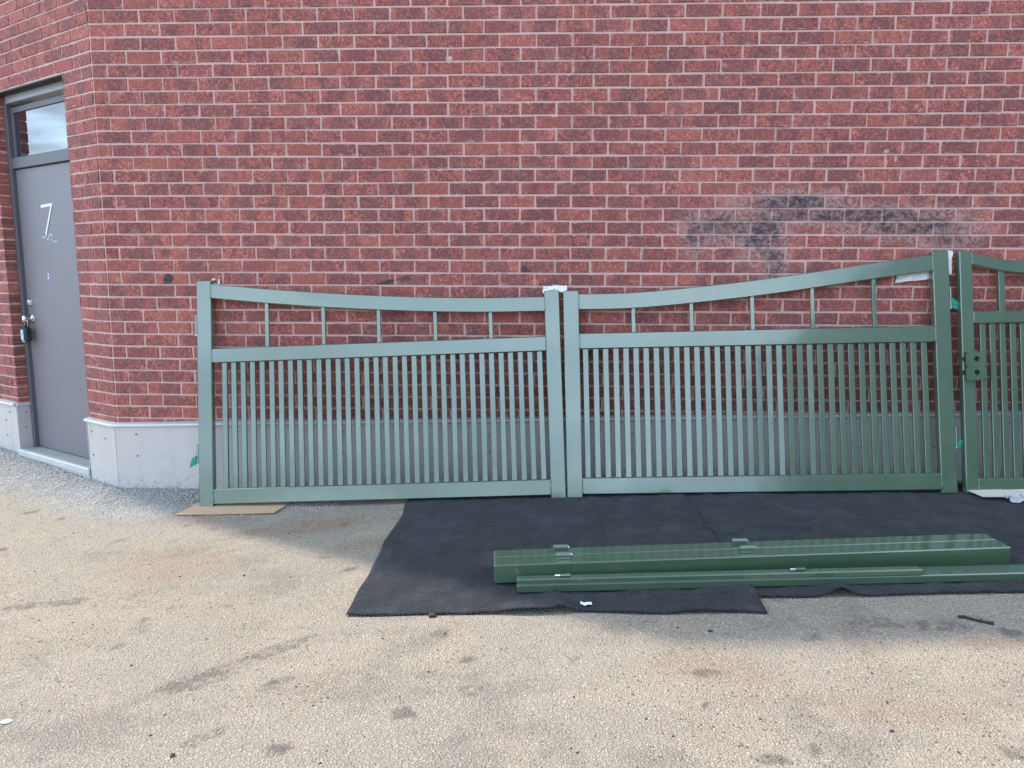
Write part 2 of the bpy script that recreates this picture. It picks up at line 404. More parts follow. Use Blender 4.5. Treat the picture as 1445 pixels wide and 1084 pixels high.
def ground_mat():
    m, t, b = material('worn_tarmac'); P = t.pos()
    Pf = t.v('MULTIPLY', P, (1, 1, 0))
    grey = t.mr(t.noise(Pf, .9, 4, .6), .42, .62)
    jit = t.v('ADD', Pf, t.v('MULTIPLY', t.xyz(t.noise(Pf, 60, 2), t.noise(t.v('ADD', Pf, (7, 3, 0)), 60, 2), 0), (.008, .008, 0)))
    def vnode(scale):
        n = t.new('ShaderNodeTexVoronoi', feature='F1'); t.put(n.inputs['Vector'], jit); n.inputs['Scale'].default_value = scale; return n.outputs['Color'], n.outputs['Distance']
    cr, dd = vnode(112); cr2, d2 = vnode(240)
    v, hue, _b = t.sep(cr); v2 = t.sep(cr2)[0]
    big = t.noise(Pf, .55, 4, .6); mid = t.noise(Pf, 4.5, 5, .65)
    matrix = t.mix(mid, (.262, .218, .172), (.35, .292, .23))
    peb = t.mix(hue, (.48, .405, .315), (.57, .50, .405))
    peb = t.mix(t.mr(_b, .90, .98), peb, (.64, .57, .47))
    peb = t.mix(t.mr(_b, .055, .02), peb, (.17, .155, .135))
    fp = t.m('MULTIPLY', t.mr(dd, .66, .40), t.mr(v, .14, .30))
    c = t.mix(fp, matrix, peb)
    f2 = t.m('MULTIPLY', t.m('MULTIPLY', t.mr(d2, .6, .3), t.mr(v2, .55, .62)), t.m('SUBTRACT', 1.0, t.m('MULTIPLY', fp, .8)))
    c = t.mix(t.m('MULTIPLY', f2, .7), c, (.53, .43, .32))
    tone = t.m('ADD', .74, t.m('MULTIPLY', big, .40)); c = t.mix(1.0, c, t.xyz(tone, tone, tone), 'MULTIPLY')
    t2 = t.m('ADD', .84, t.m('MULTIPLY', mid, .32)); c = t.mix(1.0, c, t.xyz(t2, t2, t2), 'MULTIPLY')
    c = t.mix(t.m('MULTIPLY', grey, .5), c, t.mix(fp, (.26, .226, .192), (.50, .445, .38)))
    ru = ellipses(t, Pf, RUST, 'xy'); c = t.mix(t.m('MULTIPLY', ru, .45), c, t.mix(fp, (.24, .135, .075), (.46, .31, .19)))
    stn = t.m('MULTIPLY', ellipses(t, Pf, STAIN, 'xy'), t.mr(t.noise(t.v('ADD', Pf, (2, 9, 0)), 15, 5, .7), .40, .56, .15, 1))
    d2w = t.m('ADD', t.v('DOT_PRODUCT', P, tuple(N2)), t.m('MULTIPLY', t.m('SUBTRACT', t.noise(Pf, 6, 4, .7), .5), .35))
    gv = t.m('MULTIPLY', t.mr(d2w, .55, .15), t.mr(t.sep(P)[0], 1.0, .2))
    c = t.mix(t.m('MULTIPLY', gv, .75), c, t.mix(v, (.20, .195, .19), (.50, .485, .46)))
    wp = t.v('ADD', Pf, t.v('MULTIPLY', t.xyz(t.noise(Pf, 11, 3, .6), t.noise(t.v('ADD', Pf, (5, 5, 0)), 11, 3, .6), 0), (.14, .14, 0)))
    n = t.new('ShaderNodeTexVoronoi', feature='F1'); t.put(n.inputs['Vector'], wp); n.inputs['Scale'].default_value = 5.4
    vs = t.sep(n.outputs['Color'])
    sp = t.m('MULTIPLY', t.mr(t.m('DIVIDE', n.outputs['Distance'], t.m('ADD', .35, vs[0])), .26, .09), t.mr(vs[1], .15, .75, .1, .9))
    stn = t.m('MAXIMUM', stn, t.m('MULTIPLY', sp, 1.0))
    stn = t.m('MAXIMUM', stn, t.m('MULTIPLY', t.mr(t.noise(Pf, 2.3, 6, .68), .50, .66), .42))
    c = t.mix(t.m('MULTIPLY', stn, .66), c, t.mix(fp, (.060, .055, .052), (.13, .12, .11)))
    h = t.m('ADD', t.m('MULTIPLY', t.m('MULTIPLY', t.mr(dd, .75, .1, 0, 1), t.mr(v, .1, .4, .3, 1)), .0062), t.m('ADD', t.m('MULTIPLY', t.m('SUBTRACT', 1.0, d2), .0016), t.m('MULTIPLY', t.noise(Pf, 28, 4, .6), .004)))
    setp(t, b, color=c, rough=.88, spec=.3, normal=t.bump(h, 1.3, 1.0)); return m
M_GROUND = ground_mat()

# ------------------------------------------------------------------ ground
def axis(lo, hi, fine0, fine1, step):
    a = []; q = fine0
    while q < fine1 + 1e-6: a.append(q); q += step
    s_, q = step, fine1
    while q < hi: s_ *= 1.5; q = min(hi, q + s_); a.append(q)
    s_, q = step, fine0
    while q > lo: s_ *= 1.5; q = max(lo, q - s_); a.insert(0, q)
    return a
ax_, ay_ = axis(-600, 600, -3.2, 7.2, .06), axis(-600, 600, -3.6, 2.4, .06)
gm = MB()
gm.v = [(x, y, gz(x, y) if -60 < x < 60 else gbase(x)) for y in ay_ for x in ax_]
nx = len(ax_)
gm.f = [(j * nx + i, j * nx + i + 1, (j + 1) * nx + i + 1, (j + 1) * nx + i) for j in range(len(ay_) - 1) for i in range(nx - 1)]
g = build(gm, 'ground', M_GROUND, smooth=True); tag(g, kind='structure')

# ------------------------------------------------------------------ brick building
bld = empty('brick_building', Matrix.Identity(4), 'red brick building with pale mortar, a grey side door and metal base panels', 'building')
XW, TW = 12.0, 6.0                         # how far the walls run
MY = .0062                                 # mortar sits this far behind the brick faces
def wpt(t, d, z):                          # point on the door wall: along, depth behind face, height
    q = E2 * t - N2 * d; return (q.x, q.y, z)
mb = MB(); B0 = -.6
mb.add([(.00178, MY, B0), (XW, MY, B0), (XW, MY, WH), (.00178, MY, WH), (XW, 6, B0), (XW, 6, WH)], [(0, 1, 2, 3), (1, 4, 5, 2)])
w1 = build(mb, 'wall', M_MORTAR, bld)
w1['label'] = 'long wall of mottled red brick with a sooty burn mark'
mb = MB()
def wq(t0, t1, z0, z1): mb.add([wpt(t0, MY, z0), wpt(t1, MY, z0), wpt(t1, MY, z1), wpt(t0, MY, z1)], [(3, 2, 1, 0)])
wq(.00178, DO0 - MY, B0, WH); wq(DO1 + MY, TW, B0, WH); wq(DO0 - MY, DO1 + MY, DOZ, WH)
RD = .30
DR0, DR1 = DO0 - MY, DO1 + MY
mb.add([wpt(DR0, MY, B0), wpt(DR0, RD, B0), wpt(DR0, RD, DOZ), wpt(DR0, MY, DOZ)], [(0, 1, 2, 3)])
mb.add([wpt(DR1, MY, B0), wpt(DR1, RD, B0), wpt(DR1, RD, DOZ), wpt(DR1, MY, DOZ)], [(3, 2, 1, 0)])
mb.add([wpt(DR0, MY, DOZ), wpt(DR0, RD, DOZ), wpt(DR1, RD, DOZ), wpt(DR1, MY, DOZ)], [(0, 1, 2, 3)])
q = E2 * TW
mb.add([(q.x, q.y, B0), (q.x, q.y, WH), (q.x, q.y + 5, WH), (q.x, q.y + 5, B0)], [(0, 1, 2, 3)])
w2 = build(mb, 'wall', M_MORTAR, bld)
w2['label'] = 'short brick wall turning back past the door'
mb = MB(); q = E2 * TW
mb.add([(-.02, -.02, WH - .001), (XW, -.02, WH - .001), (XW, 6, WH - .001), (q.x, 9, WH - .001), (q.x - .02, q.y - .02, WH - .001),
        (-.02, -.02, WH + .05), (XW, -.02, WH + .05), (XW, 6, WH + .05), (q.x, 9, WH + .05), (q.x - .02, q.y - .02, WH + .05)],
       [(4, 3, 2, 1, 0), (5, 6, 7, 8, 9), (0, 1, 6, 5), (1, 2, 7, 6), (2, 3, 8, 7), (3, 4, 9, 8), (4, 0, 5, 9)])
build(mb, 'roof', M_PANEL, bld)

# brick faces -----------------------------------------------------------------
def brick_geo(w, h, rnd, dep=.012):
    """front face at y = 0 with slightly uneven arrises, open at the back"""
    def j(a): return rnd.uniform(-a, a)
    c = .0022
    o = [(-w / 2 + j(.0012), -h / 2 + j(.0012)), (w / 2 + j(.0012), -h / 2 + j(.0012)), (w / 2 + j(.0012), h / 2 + j(.0012)), (-w / 2 + j(.0012), h / 2 + j(.0012))]
    fr = [(x - math.copysign(c * rnd.uniform(.6, 2.2), x), j(.0006), z - math.copysign(c * rnd.uniform(.6, 1.6), z)) for x, z in o]
    md = [(x, c * .9, z) for x, z in o]; bk = [(x, dep, z) for x, z in o]
    F = [(0, 1, 2, 3)]
    for a in range(4):
        b = (a + 1) % 4
        F += [(4 + a, 4 + b, b, a), (8 + a, 8 + b, 4 + b, 4 + a)]
    return fr + md + bk, F
def courses(length, hoff, z0, z1):
    """(s0, s1, zc) of each brick in running bond"""
    out = []
    k0 = math.floor((z0 - ZA) / CRS); k1 = math.ceil((z1 - ZA) / CRS)
    for k in range(k0, k1):
        off = 0 if k % 2 else hoff
        i = 0 if off == 0 else -1
        while True:
            a = off + i * PIT; b_ = a + PIT; i += 1
            if a > length: break
            a = max(a, 0); zc = ZA + (k + .5) * CRS
            out.append((a, min(b_, length), zc))
    return out
def lip_z(x): return .535 + .0234 * x        # top of the base flashing
rndb = random.Random(3)
shapes = []
for i in range(10):
    v_, f_ = brick_geo(PIT - MOR, CRS - MOR, rndb); q = MB(); q.add(v_, f_); me = q.mesh('brick'); me.materials.append(M_BRICK); me2 = me.copy(); me2.materials.clear(); me2.materials.append(M_BRICKS); shapes.append((me, me2))
cand = []; stuff = MB(); smat = []
def wavy(x_, z_): return .0042 * noise.noise(Vector((x_ * .9, z_ * 3.1, 2)))
def put_stuff(s0, s1, zc, org, ex, nout, h=CRS - MOR, jit=True):
    w = s1 - s0 - MOR + rndb.uniform(-.0035, .0025)
    if w < .012: return
    v_, f_ = brick_geo(w, h, rndb)
    dy = rndb.uniform(-.0018, .0018); a = rndb.uniform(-.02, .02)
    cen = org + ex * ((s0 + s1) / 2); dz = wavy(cen.x, zc) + rndb.uniform(-.0012, .0012)
    pts = []
    for x, y, z in v_:
        z2 = z + x * a * .3; p_ = cen + ex * x - nout * (y + dy); pts.append((p_.x, p_.y, zc + dz + z2))
    stuff.add(pts, f_); smat.extend([(2 if scorched(cen.x, zc) else 0) if nout.x == 0 else 1] * len(f_))
for s0, s1, zc in courses(XW, HOFF[0], .3, WH):
    if zc - CRS / 2 < lip_z((s0 + s1) / 2) - .11: continue
    # sits within the frame and clear of the gates: candidate for a brick of its own
    P_ = Vector(((s0 + s1) / 2, 0, zc)); d = P_ - CAM; dep = d.dot(fw)
    px = 722.5 + 1077 * d.dot(rx) / dep; py = 542 - 1077 * d.dot(up) / dep
    gate_top = 425 if px < 800 else 425 - (px - 800) * .14
    full = abs(s1 - s0 - PIT) < 1e-4
    if full and 30 < px < 1420 and 8 < py < gate_top - 14: cand.append((dep, s0, s1, zc))
    else: put_stuff(s0, s1, zc, Vector((0, 0, 0)), Vector((1, 0, 0)), Vector((0, -1, 0)))
cand.sort()
for n_, (dep, s0, s1, zc) in enumerate(cand):
    if n_ < 300:
        o = link('brick', shapes[rndb.randrange(10)][1 if scorched((s0 + s1) / 2, zc) else 0], None, w1)
        o.location = ((s0 + s1) / 2 + rndb.uniform(-.0012, .0012), rndb.uniform(-.0018, .0018), zc + wavy((s0 + s1) / 2, zc) + rndb.uniform(-.0012, .0012))
        o.rotation_euler = (rndb.uniform(-.012, .012), rndb.uniform(-.006, .006), rndb.uniform(-.006, .006)); o.scale = (rndb.uniform(.982, 1.014), 1, rndb.uniform(.97, 1.02))
    else: put_stuff(s0, s1, zc, Vector((0, 0, 0)), Vector((1, 0, 0)), Vector((0, -1, 0)))
LIP2 = .535
for s0, s1, zc in courses(TW, HOFF[1], .3, WH):
    if zc - CRS / 2 < LIP2 - .11: continue
    segs = [(s0, s1)]
    if zc < DOZ:
        segs = []
        if s0 < DO0: segs.append((s0, min(s1, DO0 + MOR / 2)))
        if s1 > DO1: segs.append((max(s0, DO1 - MOR / 2), s1))
    for a, b_ in segs: put_stuff(a, b_, zc, Vector((0, 0, 0)), E2, N2)
# brick returns into the doorway
for side in (0, 1):
    k = math.floor((.4 - ZA) / CRS)
    while ZA + (k + 1) * CRS < DOZ + .03:
        zc = ZA + (k + .5) * CRS; k += 1
        org = E2 * (DO1 if side else DO0); nout = -E2 if side else E2
        put_stuff(-.006, .105, zc, org, -N2, nout)
me = stuff.mesh('brickwork'); me.materials.append(M_BRICK); me.materials.append(M_BRICK2); me.materials.append(M_BRICKS)
me.polygons.foreach_set('material_index', smat)
bw = link('brickwork', me, None, bld); bw['kind'] = 'stuff'

# metal base -------------------------------------------------------------------
def panel_strip(P0, P1, nout, z0a, z0b, z1a, z1b, th=.02):
    """bent sheet standing against the wall"""
    P0, P1 = Vector(P0), Vector(P1); q = MB(); n = 14; V = []; F = []
    for i in range(n + 1):
        f = i / n; b_ = P0.lerp(P1, f); wv = .0035 * noise.noise(Vector((b_.x * 3, b_.y * 3, 1)))
        za = z0a + (z0b - z0a) * f; zt = z1a + (z1b - z1a) * f
        for d, z in ((0, za), (th + wv * .3, za), (th + wv, (za + zt) / 2), (th + wv * .3, zt), (0, zt)):
            p_ = b_ + nout * d; V.append((p_.x, p_.y, z))
    for i in range(n):
        for k in range(4): F.append((i * 5 + k, (i + 1) * 5 + k, (i + 1) * 5 + k + 1, i * 5 + k + 1))
    F += [(0, 1, 2, 3, 4), tuple(n * 5 + k for k in (4, 3, 2, 1, 0))]
    q.add(V, F); return q
def rivets(par, P0, P1, nout, spots, th=.02):
    P0, P1 = Vector(P0), Vector(P1)
    for f, z in spots:
        b_ = P0.lerp(P1, f) + nout * th; q = MB(); q.blob((b_.x, b_.y, z), (.007, .007, .007), 1, 1, 0); build(q, 'rivet', M_RIVET, par, True)
def cap_strip(P0, P1, nout, za, zb, w=.042, h=.026):
    P0, P1 = Vector(P0), Vector(P1); d = (P1 - P0); n = 8; V = []; F = []
    prof = [(0, h + .006), (w * .55, h + .001), (w * .9, h * .86), (w, h * .5), (w * .92, h * .14), (w * .7, 0), (0, 0)]
    for i in range(n + 1):
        f = i / n; b_ = P0.lerp(P1, f); z = za + (zb - za) * f + .0015 * noise.noise(Vector((b_.x * 5, 0, 0)))
        for a, c in prof: p_ = b_ + nout * a; V.append((p_.x, p_.y, z + c))
    m_ = len(prof)
    for i in range(n):
        for k in range(m_ - 1): F.append((i * m_ + k, (i + 1) * m_ + k, (i + 1) * m_ + k + 1, i * m_ + k + 1))
    F += [tuple(range(m_)), tuple(n * m_ + k for k in range(m_))[::-1]]
    q = MB(); q.add(V, F); return q
NY = Vector((0, -1, 0))
cuts = [-.006, 2.42, 4.86, 7.3, 9.7, 12.0]
for i, (a, b_) in enumerate(zip(cuts, cuts[1:])):
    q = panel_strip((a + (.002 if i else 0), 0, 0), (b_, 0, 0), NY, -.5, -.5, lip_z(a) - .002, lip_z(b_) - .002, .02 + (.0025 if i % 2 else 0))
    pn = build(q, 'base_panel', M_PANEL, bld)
    sp = [(f, lip_z(a + (b_ - a) * f) - dz) for f in (.06, .26, .45, .65, .83, .96) for dz in (.07 + .03 * ((i + int(f * 10)) % 2), .22)]
    rivets(pn, (a, 0, 0), (b_, 0, 0), NY, sp, .022)
    build(cap_strip((a + (.0015 if i else -.012), 0, 0), (b_, 0, 0), NY, lip_z(a) - .02, lip_z(b_) - .02), 'cap_flashing', M_LIP, bld)
def e2(t, d=0): q = E2 * t - N2 * d; return (q.x, q.y, 0)
for a, b_, sp in ((0.006, DO0 - .005, [(.35, .42), (.85, .45), (.85, .28)]), (DO1 + .004, 3.4, [(.1, .38), (.06, .46), (.1, .26), (.3, .44), (.35, .3)]), (3.402, TW, [])):
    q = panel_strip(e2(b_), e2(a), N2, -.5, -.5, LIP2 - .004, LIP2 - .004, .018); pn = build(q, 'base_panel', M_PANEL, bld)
    rivets(pn, e2(a), e2(b_), N2, sp, .019)
    build(cap_strip(e2(b_), e2(a), N2, LIP2 - .022, LIP2 - .022), 'cap_flashing', M_LIP, bld)
# sheet wrapped into the doorway
for t_, sgn in ((DO1, -1), (DO0, 1)):
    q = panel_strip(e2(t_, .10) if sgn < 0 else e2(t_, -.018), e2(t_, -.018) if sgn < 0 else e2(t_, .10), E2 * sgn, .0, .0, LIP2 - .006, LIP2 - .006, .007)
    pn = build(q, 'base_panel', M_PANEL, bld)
    rivets(pn, e2(t_, .08), e2(t_, .0), E2 * sgn, [(.4, .46), (.55, .34)], .007)
    build(cap_strip(e2(t_, .095) if sgn < 0 else e2(t_, -.02), e2(t_, -.02) if sgn < 0 else e2(t_, .095), E2 * sgn, LIP2 - .022, LIP2 - .022, .022, .022), 'cap_flashing', M_LIP, bld)

# doorway: local frame x = along wall from the hinge side (right) to the left, y = into the wall, z up
DM = frame((0, 0, 0), E2 * -1, N2 * -1, (0, 0, 1))            # x grows to the right in the picture
def dbox(t0, t1, d0, d1, z0, z1, c=.002):
    q = MB(); q.cbox((-t1, d0, z0), (-t0, d1, z1), c, DM); return q
FD = .078; DD = .108
frm = build(dbox(DO1 - .047, DO1 - .001, FD, RD - .02, .16, DOZ - .002, .003), 'door_frame', M_FRAME, bld)
mb = dbox(DO0 + .001, DO0 + .047, FD, RD - .02, .16, DOZ - .002, .003); build(mb, 'jamb', M_FRAME, frm)
build(dbox(DO0 + .047, DO1 - .047, FD, RD - .02, DOZ - .062, DOZ - .002, .003), 'frame_head', M_HEADER, frm)
build(dbox(DO0 + .047, DO1 - .047, FD + .006, RD - .02, 2.345, 2.425, .003), 'transom_bar', M_FRAME, frm)
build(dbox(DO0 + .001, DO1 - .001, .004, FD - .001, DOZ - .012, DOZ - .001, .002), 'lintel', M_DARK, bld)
tw = build(dbox(DO0 + .047, DO1 - .047, DD, DD + .03, 2.755, 2.796, .002), 'transom_window', M_FRAME, bld)
for a, b_ in ((DO0 + .047, DO0 + .075), (DO1 - .083, DO1 - .047)): build(dbox(a, b_, DD, DD + .03, 2.425, 2.755, .002), 'window_frame', M_FRAME, tw)
build(dbox(DO0 + .075, DO1 - .083, DD + .012, DD + .018, 2.425, 2.755, .001), 'pane', M_GLASS, tw)
dr = build(dbox(DO0 + .049, DO1 - .049, DD, DD + .045, .178, 2.34, .003), 'door', M_DOOR, bld)
dr['label'] = 'plain grey steel door marked with a white 7'
dn = dr
# the 7 made of two strips of tape
def stroke(p0, p1, w, d, mat, name, par):
    (t0, z0), (t1, z1) = p0, p1; a = Vector((-t0, 0, z0)); b_ = Vector((-t1, 0, z1)); dx = (b_ - a); L = dx.length; dx.normalize()
    Mx = DM @ frame((a.x, d, a.z), dx, (0, 1, 0), dx.cross(Vector((0, 1, 0))))
    q = MB(); q.cbox((0, -.0012, -w / 2), (L, .001, w / 2), .0004, Mx); return build(q, name, mat, par)
mk = stroke((1.055, 2.050), (.882, 2.058), .020, DD - .0012, M_TAPE, 'number_seven', dr)
stroke((.890, 2.050), (1.005, 1.846), .017, DD - .0030, M_TAPE, 'stem', mk)
rs = None
rr_ = random.Random(11)
for i in range(14):
    t_ = 1.07 - i * .0155 + rr_.uniform(-.008, .008); z_ = 1.826 - .0006 * i * i * .12 + rr_.uniform(-.012, .012)
    if i > 9: z_ -= .022
    stroke((t_, z_), (t_ - rr_.uniform(.008, .024), z_ + rr_.uniform(-.018, .018)), rr_.uniform(.004, .011), DD - .0008, M_RESIDUE, 'tape_residue', dr)
st = stroke((1.022, 1.560), (1.022, 1.500), .026, DD - .001, M_BLUEST, 'sticker', dr)
stroke((1.030, 1.548), (1.013, 1.548), .014, DD - .0026, M_TAPE, 'print', st); stroke((1.032, 1.522), (1.012, 1.522), .016, DD - .0026, M_TAPE, 'print', st)
stroke((1.03, 1.34), (.95, 1.335), .02, DD - .0006, M_DOOR, 'tape_residue', dr)
def lathe(prof, org, axis_, mat, name, par, n=20):
    axis_ = Vector(axis_).normalized(); a = axis_.orthogonal().normalized(); b_ = axis_.cross(a); org = Vector(org); V = []; F = []
    for d, r in prof:
        for k in range(n): V.append(org + axis_ * d + (a * math.cos(6.28318 * k / n) + b_ * math.sin(6.28318 * k / n)) * r)
    for i in range(len(prof) - 1):
        for k in range(n): F.append((i * n + k, i * n + (k + 1) % n, (i + 1) * n + (k + 1) % n, (i + 1) * n + k))
    F.append(tuple((len(prof) - 1) * n + k for k in range(n)))
    q = MB(); q.add(V, F); return build(q, name, mat, par, True)
def dp(t, d, z): q = E2 * t - N2 * d; return (q.x, q.y, z)
DK = 1.345
lathe([(0, .031), (.006, .031), (.010, .027), (.022, .026), (.026, .023), (.0262, .012), (.024, .0)], dp(DK, DD, 1.330), N2, M_CHROME, 'deadbolt', dr)
kn = lathe([(0, .034), (.004, .034), (.009, .026), (.012, .013), (.034, .012), (.040, .02), (.048, .0265), (.058, .0285), (.066, .026), (.071, .018), (.0725, .0)], dp(DK, DD, 1.205), N2, M_CHROME, 'knob', dr)
th_ = build(dbox(DO0 + .004, DO1 - .004, -.014, DD + .05, .128, .172, .006), 'threshold', M_SILL, bld)
build(dbox(DO0 - .002, DO1 + .002, -.036, -.0145, .118, .170, .006), 'nosing', M_LIP, th_)
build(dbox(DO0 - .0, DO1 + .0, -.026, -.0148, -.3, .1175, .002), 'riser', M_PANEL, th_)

# key lock box hanging on the knob
lb = empty('lock_box', frame(dp(DK, .06, 1.06), E2 * -1, N2 * -1, (0, 0, 1)), 'black key lock box hanging from the knob of the grey door', 'lock box')
q = MB(); q.cbox((-.036, -.028, -.032), (.036, .022, .078), .010); build(q, 'case', M_BLACK, lb)
q = MB(); q.cbox((-.030, -.0335, -.018), (.012, -.0285, .062), .002); build(q, 'tag', M_CYAN, lb)
q = MB(); q.cbox((-.02, -.031, -.031), (.02, -.0285, -.0245), .001); build(q, 'slot_strip', M_TAPE, lb)
q = MB(); q.tube([(-.024, 0, .075), (-.026, 0, .12), (-.02, 0, .155), (0, 0, .172), (.02, 0, .155), (.026, 0, .12), (.024, 0, .075)], .0045, 8); build(q, 'shackle', M_CHROME, lb, True)

# ------------------------------------------------------------------ gates
def loft(stations, y0, y1, c=.004):
    """rectangular tube along u: stations (u, vtop, vbot)"""
    V = []; F = []
    for u, vt, vb in stations:
        V += [(u, y0 + c, vb), (u, y0, vb + c), (u, y0, vt - c), (u, y0 + c, vt), (u, y1 - c, vt), (u, y1, vt - c), (u, y1, vb + c), (u, y1 - c, vb)]
    n = len(stations)
    for i in range(n - 1):
        for k in range(8): F.append((i * 8 + k, (i + 1) * 8 + k, (i + 1) * 8 + (k + 1) % 8, i * 8 + (k + 1) % 8))
    F += [tuple(range(8)), tuple((n - 1) * 8 + k for k in range(8))[::-1]]
    q = MB(); q.add(V, F); return q
def spline(pts, u):
    xs = [p_[0] for p_ in pts]
    i = max(0, min(len(pts) - 2, next((j for j in range(len(xs) - 1) if u <= xs[j + 1]), len(xs) - 2)))
    p0 = pts[max(i - 1, 0)]; p1 = pts[i]; p2 = pts[i + 1]; p3 = pts[min(i + 2, len(pts) - 1)]
    f = (u - p1[0]) / (p2[0] - p1[0])
    m1 = (p2[1] - p0[1]) / (p2[0] - p0[0]); m2 = (p3[1] - p1[1]) / (p3[0] - p1[0]); h = p2[0] - p1[0]
    return (2 * f ** 3 - 3 * f * f + 1) * p1[1] + (f ** 3 - 2 * f * f + f) * h * m1 + (-2 * f ** 3 + 3 * f * f) * p2[1] + (f ** 3 - f * f) * h * m2
def gate(A, B, tilt, hl, hr, curve, mid, bot, rail_h, slats, slat_w, bars, bar_w, stile, label, hinges=None, T=.052, wmul=1.0, sl_gap=None):
    A, B = Vector(A), Vector(B); W = (B - A).length; u = (B - A).normalized()
    upv = (Vector((0, 0, 1)) - u * u.z).normalized(); n0 = u.cross(upv)
    v = upv * math.cos(R(tilt)) - n0 * math.sin(R(tilt)); n = u.cross(v)
    root = empty('gate_leaf', frame(A, u, -n, v), label, 'gate', 'green metal gate leaves leaning on the wall')
    for (x0, x1, h) in ((0, stile, hl), (W - stile, W, hr)):
        q = MB(); q.cbox((x0, 0, 0), (x1, T, h), .004); build(q, 'stile', M_PAINT, root)
    I0, I1 = stile, W - stile
    st_ = []
    for i in range(29):
        uu = I0 + (I1 - I0) * i / 28; vt = spline(curve, uu); st_.append((uu, vt, vt - rail_h))
    tr = build(loft(st_, .0015, T - .002), 'top_rail', M_PAINT, root, False)
    q = MB(); q.cbox((I0, .0015, mid[0]), (I1, T - .002, mid[1]), .004); mrail = build(q, 'middle_rail', M_PAINT, root)
    q = MB(); q.cbox((I0, .0015, bot[0]), (I1, T - .002, bot[1]), .004); brail = build(q, 'bottom_rail', M_PAINT, root)
    L = mid[0] - bot[1]
    q = MB(); q.cbox((-slat_w / 2, 0, 0), (slat_w / 2, .020, L), .0025); sm = q.mesh('slat'); sm.materials.append(M_PAINT)
    for uu in slats:
        o = link('slat', sm, None, root); o.location = (uu, .014 + random.uniform(-.0012, .0012), bot[1]); o.rotation_euler = (random.uniform(-.0012, .0012), random.uniform(-.0015, .0015), random.uniform(-.02, .02))
    for uu in bars:
        vt = spline(curve, uu) - rail_h + .004
        q = MB(); q.cbox((-bar_w / 2, 0, 0), (bar_w / 2, bar_w, vt - mid[1]), .002); o = build(q, 'upper_bar', M_PAINT, root); o.location = (uu, .012, mid[1])
    # ground-back weld beads where rails meet the stiles
    rw_ = random.Random(int(A.x * 100))
    for x_ in (I0, I1):
        vt = spline(curve, x_)
        for (z0, z1) in ((mid[0], mid[1]), (bot[0], bot[1]), (vt - rail_h, vt)):
            pts = [(x_ + rw_.uniform(-.0015, .0015), .001 + rw_.uniform(-.001, .001), z0 + (z1 - z0) * i / 9) for i in range(10)]
            q = MB(); q.tube(pts, [.0035 + rw_.uniform(-.0008, .001) for _ in pts], 6); build(q, 'weld_bead', M_PAINT, root, True)
    for (side, vz, tape) in (hinges or []):
        x_ = -.016 if side < 0 else W + .016
        q = MB(); q.tube([(x_, .03, vz), (x_, .03, vz + .062)], .011, 12); q.tube([(x_, .03, vz + .0635), (x_, .03, vz + .13)], .011, 12)
        hg = build(q, 'hinge', M_PAINT, root)
        q = MB(); q.cbox((min(x_, x_ - side * .012), .025, vz + .066), (max(x_, x_ - side * .012), .035, vz + .125), .001); build(q, 'hinge_plate', M_PAINT, hg)
        q = MB(); q.tube([(x_, .03, vz - .008), (x_, .03, vz + .004)], .006, 10); build(q, 'hinge_pin', M_CHROME, hg)
        if tape:
            q = MB(); s_ = .028
            n_ = 7; V = []; F = []
            for i in range(n_):
                for k in range(n_):
                    f, g_ = i / (n_ - 1), k / (n_ - 1)
                    V.append((x_ + side * (.004 + f * .052 * (1 - .35 * g_)), .018 + .012 * noise.noise(Vector((f * 3, g_ * 3, vz * 9))), vz - .004 + .062 * g_ - .022 * f + .006 * noise.noise(Vector((f * 4, g_ * 4, vz * 5 + 3)))))
            F = [(i * n_ + k, (i + 1) * n_ + k, (i + 1) * n_ + k + 1, i * n_ + k + 1) for i in range(n_ - 1) for k in range(n_ - 1)]
            q.add(V, F); o = build(q, 'masking_tape', M_GTAPE, hg); md_ = o.modifiers.new('thick', 'SOLIDIFY'); md_.thickness = .002
    return root, W
sl1 = [.1735 + (2.2435 - .1735) * i / 33 for i in range(34)]
br1 = [.4625, .8375, 1.202, 1.572, 1.9325]
c1 = [(.09, 1.465), (.115, 1.461), (.469, 1.416), (.84, 1.376), (1.203, 1.343), (1.574, 1.317), (1.937, 1.300), (2.298, 1.293)]
g1, W1 = gate((.695, -.33, .051), (3.073, -.33, .153), 10.75, 1.487, 1.331, c1, (.943, 1.036), (.022, .120), .0945, sl1, .0345, br1, .024, .095,
              'left large green gate leaf, its tall post beside the cardboard', [(-1, 1.135, False), (-1, .285, True)])
sl2 = [.136 + (2.26 - .136) * i / 33 for i in range(34)]
br2 = [.446, .815, 1.200, 1.578, 1.963]
c2 = [(.09, 1.303), (.2, 1.300), (.446, 1.302), (.815, 1.326), (1.2, 1.361), (1.578, 1.405), (1.963, 1.455), (2.334, 1.498)]
g2, W2 = gate((3.080, -.33, .154), (5.504, -.33, .220), 10.5, 1.324, 1.519, c2, (.948, 1.047), (.022, .124), .101, sl2, .036, br2, .024, .098,
              'right large green gate leaf standing on the navy blankets', [(1, 1.165, True), (1, .285, True)])
sl3 = [.1355 + .0613 * i for i in range(14)]
c3 = [(.08, 1.502), (.16, 1.482), (.263, 1.459), (.40, 1.443), (.525, 1.438), (.65, 1.443), (.787, 1.459), (.97, 1.50)]
g3, W3 = gate((5.551, -.34, .221), (6.600, -.34, .240), 10.3, 1.517, 1.517, c3, (1.060, 1.135), (.017, .092), .074, sl3, .036, [.26, .525, .79], .036, .076,
              'small green gate at the right edge with two-holed lock plate', [])
